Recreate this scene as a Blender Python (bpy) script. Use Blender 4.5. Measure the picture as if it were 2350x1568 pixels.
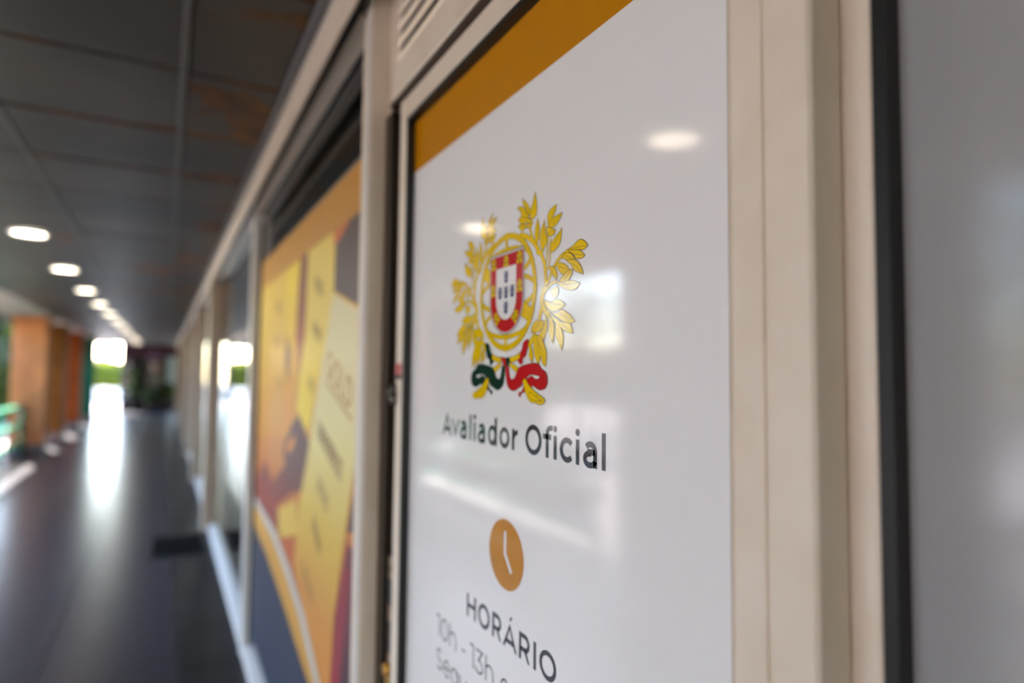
import bpy, bmesh, math, random
from mathutils import Matrix, Vector
from mathutils.geometry import tessellate_polygon

for o in list(bpy.data.objects): bpy.data.objects.remove(o)
random.seed(7)
scn = bpy.context.scene
COL = scn.collection

# ------------------------------------------------------------------ camera
cam_data = bpy.data.cameras.new('camera')
cam = bpy.data.objects.new('camera', cam_data); COL.objects.link(cam)
cam_data.sensor_width = 36.0
cam_data.lens = 1435.0 * 36.0 / 2350.0
cam.matrix_world = Matrix(((0.8748997, -0.0338361, -0.4831207, 0.0),
                           (-0.4842038, -0.0408071, -0.8740031, 0.0),
                           (0.0098581, 0.9985940, -0.0520857, 1.5),
                           (0, 0, 0, 1)))
cam_data.clip_start = 0.02
cam_data.dof.use_dof = True
cam_data.dof.focus_distance = 0.70
cam_data.dof.aperture_fstop = 1.5
scn.camera = cam

# ------------------------------------------------------------------ sky, sun, exposure
SUN_DIR = Vector((0.354, -1.0, -1.0)).normalized()
world = bpy.data.worlds.new('sky'); scn.world = world; world.use_nodes = True
wn = world.node_tree; wn.nodes.clear()
w_out = wn.nodes.new('ShaderNodeOutputWorld'); w_bg = wn.nodes.new('ShaderNodeBackground')
w_sky = wn.nodes.new('ShaderNodeTexSky')
w_sky.sky_type = 'NISHITA'; w_sky.sun_disc = False
w_sky.sun_elevation = math.asin(-SUN_DIR.z)
w_sky.sun_rotation = math.atan2(-SUN_DIR.x, -SUN_DIR.y)
w_sky.dust_density = 0.9; w_sky.air_density = 1.0
w_bg.inputs['Strength'].default_value = 1.7
wn.links.new(w_sky.outputs[0], w_bg.inputs['Color']); wn.links.new(w_bg.outputs[0], w_out.inputs['Surface'])
sun_l = bpy.data.lights.new('sun', 'SUN'); sun_l.energy = 26.0; sun_l.angle = 0.0093; sun_l.color = (1.0, 0.94, 0.85)
sun = bpy.data.objects.new('sun', sun_l); COL.objects.link(sun)
sun.rotation_euler = SUN_DIR.to_track_quat('-Z', 'Y').to_euler(); sun.location = (-20, 40, 40)
scn.view_settings.view_transform = 'Standard'; scn.view_settings.look = 'None'
scn.view_settings.gamma = 1.0; scn.view_settings.use_curve_mapping = False
scn.view_settings.exposure = 1.0
LAMP = 11.0

# ------------------------------------------------------------------ helpers
def lin(c): return c / 12.92 if c <= 0.04045 else ((c + 0.055) / 1.055) ** 2.4
def rgb(r, g, b, k=1.0): return (min(lin(r/255)*k, 1), min(lin(g/255)*k, 1), min(lin(b/255)*k, 1), 1)
MATS = {}
def mat(name, color, rough=0.5, spec=0.5, metal=0.0, emit=None, bump=None, vary=None, coat=0.0, sub=None):
    if name in MATS: return MATS[name]
    m = bpy.data.materials.new(name); m.use_nodes = True
    nt = m.node_tree; b = nt.nodes['Principled BSDF']
    b.inputs['Base Color'].default_value = color
    b.inputs['Roughness'].default_value = rough
    b.inputs['Specular IOR Level'].default_value = spec
    b.inputs['Metallic'].default_value = metal
    b.inputs['Coat Weight'].default_value = coat
    if emit:
        b.inputs['Emission Color'].default_value = emit[0]; b.inputs['Emission Strength'].default_value = emit[1]
    geo = None
    if bump or vary: geo = nt.nodes.new('ShaderNodeNewGeometry')
    if bump:                                    # (scale, distance)
        n = nt.nodes.new('ShaderNodeTexNoise'); n.inputs['Scale'].default_value = bump[0]; n.inputs['Detail'].default_value = 1.5
        bp = nt.nodes.new('ShaderNodeBump'); bp.inputs['Distance'].default_value = bump[1]; bp.inputs['Strength'].default_value = 1.0
        nt.links.new(geo.outputs['Position'], n.inputs['Vector']); nt.links.new(n.outputs['Fac'], bp.inputs['Height'])
        nt.links.new(bp.outputs['Normal'], b.inputs['Normal'])
    if vary:                                    # (scale, other colour, low, high)
        n = nt.nodes.new('ShaderNodeTexNoise'); n.inputs['Scale'].default_value = vary[0]; n.inputs['Detail'].default_value = 4
        r = nt.nodes.new('ShaderNodeValToRGB'); r.color_ramp.elements[0].position = vary[2]; r.color_ramp.elements[1].position = vary[3]
        r.color_ramp.elements[0].color = color; r.color_ramp.elements[1].color = vary[1]
        nt.links.new(geo.outputs['Position'], n.inputs['Vector']); nt.links.new(n.outputs['Fac'], r.inputs['Fac'])
        nt.links.new(r.outputs['Color'], b.inputs['Base Color'])
    MATS[name] = m
    return m

def link(name, me, mats, parent=None):
    o = bpy.data.objects.new(name, me); COL.objects.link(o)
    for m in (mats if isinstance(mats, (list, tuple)) else [mats]):
        if m and m.name not in [x.name for x in me.materials if x]: me.materials.append(m)
    if parent is not None: o.parent = parent
    return o
def tag(o, label, cat, group=None, kind=None):
    o['label'] = label; o['category'] = cat
    if group: o['group'] = group
    if kind: o['kind'] = kind
    return o
def empty(name, loc=(0, 0, 0)):
    o = bpy.data.objects.new(name, None); COL.objects.link(o); o.location = loc; o.empty_display_size = 0.1
    return o
def rebase(o):
    # children were built in world coordinates: keep them there although the parent Empty stands at the base
    for c in o.children:
        c.matrix_parent_inverse = Matrix.Translation(-Vector(o.location))
class MB:
    def __init__(s): s.bm = bmesh.new()
    def box(s, x0, x1, y0, y1, z0, z1, bev=0.0, rot=None, mi=0):
        c = Vector(((x0+x1)/2, (y0+y1)/2, (z0+z1)/2))
        M = Matrix.Translation(c) @ (rot.to_4x4() if rot else Matrix.Identity(4)) @ Matrix.Diagonal((abs(x1-x0), abs(y1-y0), abs(z1-z0), 1))
        r = bmesh.ops.create_cube(s.bm, size=1.0, matrix=M)
        fs = {f for v in r['verts'] for f in v.link_faces}
        if bev > 0:
            es = list({e for v in r['verts'] for e in v.link_edges})
            rr = bmesh.ops.bevel(s.bm, geom=es, offset=bev, segments=1, affect='EDGES', profile=0.5)
            fs = set(rr['faces']) | {f for f in fs if f.is_valid}
        for f in fs: f.material_index = mi
        return s
    def tube(s, p0, p1, r0, r1=None, seg=14, mi=0):
        p0 = Vector(p0); p1 = Vector(p1); d = p1 - p0; r1 = r0 if r1 is None else r1
        M = Matrix.Translation((p0+p1)/2) @ d.to_track_quat('Z', 'Y').to_matrix().to_4x4()
        r = bmesh.ops.create_cone(s.bm, cap_ends=True, segments=seg, radius1=r0, radius2=r1, depth=d.length, matrix=M)
        for f in {f for v in r['verts'] for f in v.link_faces}:
            f.material_index = mi
            if len(f.verts) == 4: f.smooth = True
        return s
    def lathe(s, prof, c, seg=24, mi=0, smooth=True):
        rings = []
        for (r, z) in prof:
            rings.append([s.bm.verts.new((c[0]+r*math.cos(2*math.pi*i/seg), c[1]+r*math.sin(2*math.pi*i/seg), c[2]+z)) for i in range(seg)])
        for a, b in zip(rings, rings[1:]):
            for i in range(seg):
                f = s.bm.faces.new((a[i], a[(i+1) % seg], b[(i+1) % seg], b[i])); f.smooth = smooth; f.material_index = mi
        for ring in (rings[0], rings[-1]):
            try: s.bm.faces.new(ring).material_index = mi
            except ValueError: pass
        return s
    def build(s, name, mats, parent=None):
        bmesh.ops.recalc_face_normals(s.bm, faces=s.bm.faces[:])
        me = bpy.data.meshes.new(name); s.bm.to_mesh(me); s.bm.free()
        return link(name, me, mats, parent)
def box(name, x0, x1, y0, y1, z0, z1, m, parent=None, bev=0.0):
    return MB().box(x0, x1, y0, y1, z0, z1, bev).build(name, m, parent)

# flat print on a vertical plane that faces -X.  s runs along -Y, z up
class Print:
    def __init__(s, X, y0, zk=0.0, unit=0.001): s.X = X; s.y0 = y0; s.zk = zk; s.u = unit; s.V = []; s.F = []; s.M = []
    def p(s, q, off): return (s.X - off, s.y0 - q[0]*s.u, s.zk + q[1]*s.u)
    def poly(s, pts, off, mi=0):
        b = len(s.V); s.V += [s.p(q, off) for q in pts]
        for t in tessellate_polygon([[Vector((q[0], q[1], 0)) for q in pts]]):
            a = [pts[i] for i in t]
            ar = (a[1][0]-a[0][0])*(a[2][1]-a[0][1]) - (a[2][0]-a[0][0])*(a[1][1]-a[0][1])
            if abs(ar) < 1e-9: continue
            t = t if ar > 0 else (t[0], t[2], t[1])
            s.F.append([b+i for i in t]); s.M.append(mi)
        return s
    def ribbon(s, pts, w, off, mi=0, closed=False, lim=None):
        n = len(pts); L = []; R = []
        for i in range(n):
            def d(a, b):
                v = Vector((b[0]-a[0], b[1]-a[1])); return v.normalized() if v.length > 1e-9 else Vector((1, 0))
            if closed: da = d(pts[i-1], pts[i]); db = d(pts[i], pts[(i+1) % n])
            else:
                da = d(pts[i-1], pts[i]) if i > 0 else d(pts[0], pts[1])
                db = d(pts[i], pts[i+1]) if i < n-1 else da
            na = Vector((-da.y, da.x)); nb = Vector((-db.y, db.x)); m = (na+nb)
            if m.length < 1e-4: m = na
            m.normalize(); k = (w/2)/max(m.dot(na), 0.35)
            L.append((pts[i][0]+m.x*k, pts[i][1]+m.y*k)); R.append((pts[i][0]-m.x*k, pts[i][1]-m.y*k))
        if lim:                                  # cut the ends level with baseline and cap line
            L = [(a, min(max(z, lim[0]), lim[1])) for a, z in L]; R = [(a, min(max(z, lim[0]), lim[1])) for a, z in R]
        b = len(s.V); s.V += [s.p(q, off) for q in L+R]
        for i in range(n if closed else n-1):
            j = (i+1) % n; s.F.append([b+n+i, b+n+j, b+j, b+i]); s.M.append(mi)
        return s
    def disc(s, c, rx, ry, off, mi=0, seg=40):
        return s.poly([(c[0]+rx*math.cos(2*math.pi*i/seg), c[1]+ry*math.sin(2*math.pi*i/seg)) for i in range(seg)], off, mi)
    def build(s, name, mats, parent=None):
        me = bpy.data.meshes.new(name); me.from_pydata(s.V, [], s.F); me.update()
        ml = mats if isinstance(mats, (list, tuple)) else [mats]
        for m in ml: me.materials.append(m)
        for p_, mi in zip(me.polygons, s.M): p_.material_index = mi
        o = bpy.data.objects.new(name, me); COL.objects.link(o)
        if parent is not None: o.parent = parent
        return o
def arc(cx, cy, rx, ry, a0, a1, n=14):
    return [(cx+rx*math.cos(math.radians(a0+(a1-a0)*i/n)), cy+ry*math.sin(math.radians(a0+(a1-a0)*i/n))) for i in range(n+1)]

# stroke alphabet: returns (width, [polylines], [dots]) in em, baseline 0, cap .70, x-height .52
def glyph(ch, t):
    h = t/2; C = .70; X = .53; A = .74
    if ch == 'A': return .72, [[(h*.6, -.02), (.36, C-h*.3), (.72-h*.6, -.02)], [(.14, .2), (.58, .2)]], []
    if ch == 'H': return .6, [[(h, 0), (h, C)], [(.6-h, 0), (.6-h, C)], [(h, .36), (.6-h, .36)]], []
    if ch == 'I': return t, [[(h, 0), (h, C)]], []
    if ch == 'O': return .76, [arc(.38, .35, .38-h, .36-h, 0, 360, 40)], []
    if ch == 'R': return .58, [[(h, 0), (h, C-h), (.3, C-h)]+arc(.3, .465, .24-h, .235-h, 90, -90)+[(h, .23+h)], [(.3, .23+h), (.56-h, -.03)]], []
    if ch == 'S': return .5, [arc(.25, .52, .2, .18-h, 40, 250, 16)+arc(.25, .185, .22-h*.5, .185-h, 90, -150, 16)], []
    if ch == '0': return .6, [arc(.3, .35, .3-h, .36-h, 0, 360, 36)], []
    if ch == '1': return .27, [[(0, C-h), (.27-h, C-h), (.27-h, 0)]], []
    if ch == '3': return .52, [[(.02, C-h), (.46, C-h), (.2, .40)]+arc(.22, .20+h*.5, .29-h, .2-h*.5, 80, -155, 18)], []
    if ch == '-': return .28, [[(0, .26), (.28, .26)]], []
    if ch == 'l': return t, [[(h, 0), (h, A)]], []
    if ch == 'i': return t*1.12, [[(t*.56, 0), (t*.56, X)]], [(t*.56, .68, t*.62)]
    if ch == 'v': return .52, [[(h*.6, X+.02), (.26, h*.3), (.52-h*.6, X+.02)]], []
    if ch == 'o': return .56, [arc(.28, .265, .28-h, .275-h, 0, 360, 32)], []
    if ch == 'c': return .5, [arc(.28, .265, .28-h, .275-h, 42, 318, 24)], []
    if ch == 'e': return .54, [[(h, .27), (.54-h, .27)]+arc(.27, .265, .27-h, .275-h, 0, 318, 26)], []
    if ch == 'd': return .58, [arc(.28, .265, .28-h, .275-h, 0, 360, 32), [(.58-h, 0), (.58-h, A)]], []
    if ch == 'g': return .58, [arc(.28, .265, .28-h, .275-h, 0, 360, 32), [(.58-h, X), (.58-h, 0)]+arc(.3, 0, .28-h, .2-h, 0, -140, 12)], []
    if ch == 'u': return .53, [[(h, X), (h, .22)]+arc(.265-.0, .22, .265-h, .225-h, 180, 360, 14), [(.53-h, X), (.53-h, 0)]], []
    if ch == 'h': return .53, [[(h, 0), (h, A)], [(h, .2)]+arc(.265, .30, .265-h, .235-h, 180, 0, 14)+[(.53-h, 0)]], []
    if ch == 'a': return .49, [arc(.26, .335, .23-h, .205-h, 148, 0, 12)+[(.49-h, 0)], [(.49-h, .315), (.22, .315)]+arc(.22, .165, .22-h, .165-h*.75, 90, 270, 14)+arc(.25, .165, .24-h, .165-h*.75, 270, 350, 8)], []
    if ch == 'r': return .33, [[(h, 0), (h, X)], [(h, .24)]+arc(.33, .25, .33-h, .27-h, 180, 92, 10)], []
    if ch == 'f': return .37, [[(.11+h, 0), (.11+h, .56)]+arc(.11+h+.17, .56, .17, .19-h, 180, 75, 10), [(0, .48), (.33, .48)]], []
    if ch == 'n': return .53, [[(h, 0), (h, X)], [(h, .2)]+arc(.265, .30, .265-h, .235-h, 180, 0, 14)+[(.53-h, 0)]], []
    return .3, [], []
def set_text(pr, spec, base, em, t, off, accent=None):
    # spec: [(char, left mm, right mm)]; base, em in mm
    for k, (ch, a, b) in enumerate(spec):
        w, lines, dots = glyph(ch, t); sx = (b-a)/w
        for l in lines:
            pts = [(a+q[0]*sx, base+q[1]*em) for q in l]
            closed = len(pts) > 3 and abs(pts[0][0]-pts[-1][0]) < 1e-6 and abs(pts[0][1]-pts[-1][1]) < 1e-6
            pr.ribbon(pts[:-1] if closed else pts, t*em, off, 0, closed, (base, base+(.53 if ch == 'v' else .70)*em) if ch in 'AvR' else None)
        for (x, y, r) in dots: pr.disc((a+x*sx, base+y*em), r*em, r*em, off)
        if accent == k:
            c = (a+b)/2; y = base+.76*em
            pr.poly([(c-1.5, y), (c+2.4, y), (c+8.0, y+.13*em), (c+1.5, y+.13*em)], off)
    return pr
# emblem outlines in millimetres on the poster: (across from the axis, height - 1600)
LEAVES = [[(83.4,158.3),(87.7,143.4),(88.5,128.4),(84.0,122.6),(72.7,120.7),(70.1,128.3),(71.4,136.6),(77.5,145.9),(80.4,152.6)],[(46.6,157.7),(58.6,149.3),(67.2,139.7),(70.0,133.7),(68.4,128.1),(63.1,132.0),(56.6,140.0),(50.0,147.0)],[(32.4,146.6),(41.3,147.0),(51.2,142.9),(56.6,137.8),(63.1,130.9),(68.5,124.3),(60.0,126.7),(44.9,131.1),(42.6,137.7)],[(35.0,128.2),(42.7,131.0),(53.6,128.1),(70.6,121.7),(78.0,114.8),(70.7,115.8),(55.9,118.9),(42.9,120.5)],[(34.0,119.0),(45.1,119.5),(64.5,115.5),(76.9,115.0),(74.9,111.2),(67.7,110.0),(56.0,111.8),(51.8,108.8),(46.3,109.3),(38.6,115.3)],[(91.1,118.9),(94.6,109.2),(95.4,96.5),(93.5,87.5),(87.6,83.3),(83.9,90.3),(83.3,101.0),(86.2,111.0)],[(108.8,112.5),(110.9,102.8),(114.9,86.6),(113.1,77.7),(106.5,71.6),(98.6,78.2),(97.4,89.9),(99.3,99.9),(105.0,107.1)],[(140.0,126.9),(135.9,117.8),(129.6,111.1),(126.0,104.8),(119.5,101.0),(116.5,110.9),(117.4,117.8),(122.0,122.9),(131.3,125.9)],[(153.4,113.4),(150.4,108.6),(140.7,100.7),(131.6,98.1),(121.4,99.6),(124.1,106.2),(131.4,110.7),(142.3,112.3)],[(137.1,93.4),(133.5,88.1),(124.3,86.8),(117.7,90.1),(114.7,101.0),(124.2,98.5)],[(152.3,93.4),(151.5,83.6),(148.1,73.4),(137.4,66.4),(126.5,64.7),(124.5,71.6),(128.1,78.0),(137.2,84.4),(146.2,88.6)],[(210.3,59.4),(201.8,55.4),(192.2,57.0),(172.4,58.5),(158.8,53.9),(155.3,58.4),(165.6,62.0),(177.4,64.3),(187.3,68.7),(195.3,69.6),(203.3,66.3)],[(205.0,47.9),(198.7,45.5),(184.2,47.0),(180.8,52.3),(167.4,60.3),(192.2,56.5)],[(182.5,45.8),(169.2,47.0),(155.4,51.6),(151.9,54.1),(162.2,57.8),(172.5,56.1),(180.9,49.4)],[(201.2,24.4),(190.8,28.1),(181.0,33.3),(172.6,42.1),(164.1,47.8),(182.5,45.8),(192.3,40.1),(198.8,31.7)],[(171.0,34.7),(157.3,30.3),(148.5,34.9),(141.3,42.9),(140.4,47.5),(150.2,47.0),(164.1,41.5)],[(178.5,35.0),(176.1,28.2),(169.4,21.5),(159.2,20.3),(146.9,22.4),(155.6,29.1),(165.9,33.5)],[(141.5,25.0),(132.4,32.2),(124.9,39.2),(122.1,43.7),(126.7,46.0),(134.1,43.9),(141.4,34.9)],[(194.1,14.6),(187.7,8.8),(176.2,7.5),(159.3,11.1),(148.7,17.2),(137.9,23.5),(152.2,20.7),(169.4,21.0),(181.1,19.0)],[(141.6,18.6),(145.6,10.7),(143.5,5.0),(139.1,1.8),(134.5,2.0),(129.0,7.6),(127.1,14.8),(138.0,15.5)],[(161.9,-9.5),(152.5,-13.8),(139.5,-15.5),(128.0,-15.3),(114.2,-7.2),(110.1,1.7),(125.9,-3.0),(137.4,-0.5),(144.9,-0.7),(154.2,-4.2)],[(183.7,-32.7),(173.3,-34.5),(158.1,-31.5),(143.3,-24.3),(126.1,-15.6),(139.5,-18.8),(147.0,-17.4),(149.7,-15.0),(154.7,-15.3),(163.4,-18.7),(174.1,-24.6)],[(179.5,-47.8),(165.4,-45.0),(150.9,-38.6),(135.8,-29.9),(124.2,-17.6),(141.5,-26.2),(156.3,-31.9),(173.3,-35.0)],[(131.8,-58.2),(126.5,-50.2),(122.1,-42.7),(123.3,-30.1),(121.3,-20.5),(130.1,-25.4),(134.9,-34.0),(135.1,-46.5)],[(154.5,-68.7),(145.5,-57.2),(138.9,-46.7),(139.4,-38.4),(139.7,-32.3),(150.9,-38.6),(156.5,-47.6),(157.5,-55.7)],[(75.4,-41.8),(78.5,-32.6),(87.9,-25.6),(98.3,-26.3),(110.5,-27.1),(102.5,-38.9),(88.1,-41.3)],[(106.8,-55.7),(96.5,-46.6),(104.6,-38.5),(112.5,-27.3),(114.4,-20.0),(118.5,-33.0),(114.7,-45.4)],[(97.1,-85.3),(88.7,-78.8),(83.3,-65.6),(82.9,-46.0),(86.1,-44.0),(96.5,-47.7),(100.7,-55.4),(102.0,-71.5)],[(115.3,-89.2),(107.2,-85.4),(101.0,-72.6),(96.7,-57.4),(90.3,-45.3),(102.7,-49.1),(110.9,-59.0),(117.0,-71.9)],[(79.3,-83.9),(70.6,-75.2),(70.4,-67.5),(74.6,-58.8),(80.1,-67.7),(81.3,-76.5)]]
STEMS = [([(68.7,110.3),(74.1,98.5),(78.3,91.3)],5.0),([(38.7,105.1),(58.4,99.1),(75.3,90.3),(87.6,80.1),(94.8,70.5)],8.7),([(87.2,81.2),(89.8,71.4),(94.8,68.4),(101.6,69.9),(106.5,72.7)],5.2),([(98.7,68.8),(106.7,56.2),(111.3,42.1),(112.0,19.6),(104.5,7.4)],7.3),([(115.8,90.5),(117.3,74.9),(115.3,59.9),(111.6,48.2)],3.1),([(124.7,84.7),(123.6,68.7),(122.0,50.8),(113.6,40.8)],3.0),([(115.7,22.2),(126.8,35.9),(137.7,47.4),(150.1,55.3),(158.8,57.8)],5.5),([(112.1,13.5),(127.0,21.9),(141.5,23.2)],4.8),([(108.8,19.0),(103.6,4.5),(104.5,-5.3),(114.3,-15.7),(125.2,-21.9)],10.2),([(105.1,-5.3),(99.2,-16.6),(96.2,-26.1)],8.3),([(87.1,-42.9),(75.6,-53.3),(68.2,-62.4)],9.4)]
RIB = {'red_tail':[(68.0,-50.2),(54.8,-54.1),(50.5,-63.5),(45.0,-70.1),(43.9,-76.9),(38.3,-79.1),(42.9,-84.2),(47.5,-86.0),(52.0,-83.8),(53.0,-77.6),(60.7,-73.9),(65.0,-65.1),(68.1,-56.3)],'band_r':[(14.1,-75.2),(28.8,-73.2),(44.9,-68.5),(43.9,-76.9),(24.3,-82.9),(13.5,-81.0)],'knot_r':[(-12.6,-73.9),(1.2,-75.6),(3.2,-88.5),(-6.0,-87.3)],'knot_g':[(1.2,-75.6),(13.4,-74.1),(14.2,-81.0),(10.0,-88.9),(3.2,-87.9)],'cross_r':[(14.7,-82.2),(38.5,-90.4),(35.1,-97.8),(13.7,-88.0)],'bow_r':[(1.5,-88.5),(10.0,-88.9),(12.7,-98.5),(16.4,-106.5),(22.4,-107.6),(29.5,-105.3),(36.3,-96.1),(45.3,-89.3),(63.1,-86.1),(80.4,-84.3),(93.0,-84.8),(99.2,-87.5),(105.3,-92.8),(115.4,-97.1),(119.4,-104.4),(119.5,-111.7),(113.7,-119.1),(103.7,-121.3),(95.5,-120.7),(80.9,-115.8),(76.7,-118.4),(56.9,-107.2),(50.3,-116.2),(39.0,-121.0),(27.5,-124.5),(15.6,-122.7),(7.0,-116.0),(3.6,-106.7)],'hole':[(62.4,-107.2),(69.9,-102.7),(78.5,-100.6),(99.4,-103.0),(91.2,-106.6),(78.5,-102.1),(70.0,-104.9)],'horn':[(54.7,-108.4),(61.3,-106.6),(72.3,-115.8),(91.5,-125.1),(111.9,-132.8),(112.9,-137.0),(108.0,-140.4),(99.9,-141.6),(89.6,-139.6),(79.1,-139.5),(70.5,-135.5),(62.7,-127.0),(55.9,-113.9)],'hornline':[(71.4,-125.7),(78.9,-126.0),(91.6,-130.4),(105.5,-136.2),(91.7,-136.3),(79.1,-135.2),(73.0,-131.1)],'curl':[(57.0,-116.1),(60.5,-123.8),(49.4,-128.0),(47.2,-132.6),(42.7,-131.0),(42.6,-126.5),(50.5,-125.2),(54.9,-119.5)]}
# ------------------------------------------------------------------ materials
def glass_mat(name, ior=1.5, tint=(0.9, 0.93, 0.92, 1)):
    m = bpy.data.materials.new(name); m.use_nodes = True; nt = m.node_tree; nt.nodes.clear()
    out = nt.nodes.new('ShaderNodeOutputMaterial'); mix = nt.nodes.new('ShaderNodeMixShader')
    fr = nt.nodes.new('ShaderNodeFresnel'); fr.inputs['IOR'].default_value = ior
    tr = nt.nodes.new('ShaderNodeBsdfTransparent'); tr.inputs['Color'].default_value = tint
    gl = nt.nodes.new('ShaderNodeBsdfGlossy'); gl.inputs['Roughness'].default_value = 0.015
    # only the outer skin of the pane reflects, so that the solid sheet does not trap light
    geo = nt.nodes.new('ShaderNodeNewGeometry'); inv = nt.nodes.new('ShaderNodeMath'); inv.operation = 'SUBTRACT'; inv.inputs[0].default_value = 1.0
    mul = nt.nodes.new('ShaderNodeMath'); mul.operation = 'MULTIPLY'
    nt.links.new(geo.outputs['Backfacing'], inv.inputs[1]); nt.links.new(fr.outputs[0], mul.inputs[0]); nt.links.new(inv.outputs[0], mul.inputs[1])
    nt.links.new(mul.outputs[0], mix.inputs['Fac']); nt.links.new(tr.outputs[0], mix.inputs[1]); nt.links.new(gl.outputs[0], mix.inputs[2])
    nt.links.new(mix.outputs[0], out.inputs['Surface'])
    return m
GLASS = glass_mat('window_glass', 1.9)
PEEL = (520.0, 0.000012)
FRAME = mat('cream_paint', rgb(230, 216, 200), 0.34, bump=(40, 0.0003), vary=(9, rgb(222, 205, 186), .45, .75))
FRAMEW = mat('white_paint', rgb(230, 227, 224), 0.35)
GASKET = mat('black_rubber', rgb(14, 14, 15), 0.45)
ALU = mat('grey_aluminium', rgb(120, 120, 122), 0.35, metal=0.6)
STEEL = mat('steel', rgb(150, 148, 145), 0.25, metal=1.0)
BRASS = mat('brass', rgb(190, 140, 50), 0.3, metal=1.0)
DARKM = mat('gap_shade_brown', rgb(60, 42, 26), 0.5)  # brown colour stands in for shade in frame gaps and behind slats
WHITEP = mat('print_white', rgb(236, 234, 234), 0.07, spec=0.22, bump=PEEL)
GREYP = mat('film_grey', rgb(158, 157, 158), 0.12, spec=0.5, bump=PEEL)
GOLDP = mat('print_ochre', rgb(196, 130, 12), 0.07, spec=0.22, bump=PEEL)
YELP = mat('print_yellow', rgb(242, 202, 8), 0.07, spec=0.22, bump=PEEL)
OUTP = mat('print_outline', rgb(74, 62, 14), 0.07, spec=0.22, bump=PEEL)
REDP = mat('print_red', rgb(196, 26, 36), 0.07, spec=0.22, bump=PEEL)
GRNP = mat('print_green', rgb(24, 56, 42), 0.07, spec=0.22, bump=PEEL)
BLUP = mat('print_navy', rgb(22, 34, 92), 0.07, spec=0.22, bump=PEEL)
INKP = mat('print_ink', rgb(44, 40, 46), 0.07, spec=0.22, bump=PEEL)
INK2 = mat('print_black', rgb(18, 17, 24), 0.07, spec=0.22, bump=PEEL)
SILP = mat('print_silver', rgb(205, 203, 203), 0.07, spec=0.22, bump=PEEL)
WALLD = mat('shop_wall', rgb(74, 68, 60), 0.8)
PLASTER = mat('plaster', rgb(176, 170, 160), 0.8)
TILEF = mat('floor_tile_stone', rgb(42, 41, 49), 0.27, spec=0.2, vary=(3.0, rgb(52, 50, 56), .35, .7), bump=(60, 0.0002))
TILEB = mat('border_tile_stone', rgb(16, 16, 20), 0.4, spec=0.15, vary=(3.0, rgb(30, 30, 34), .35, .7))
GROUT = mat('grout', rgb(40, 39, 42), 0.8)
PAVE = mat('pavement_concrete', rgb(166, 153, 148), 0.8, vary=(1.5, rgb(150, 137, 132), .4, .7))

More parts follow.
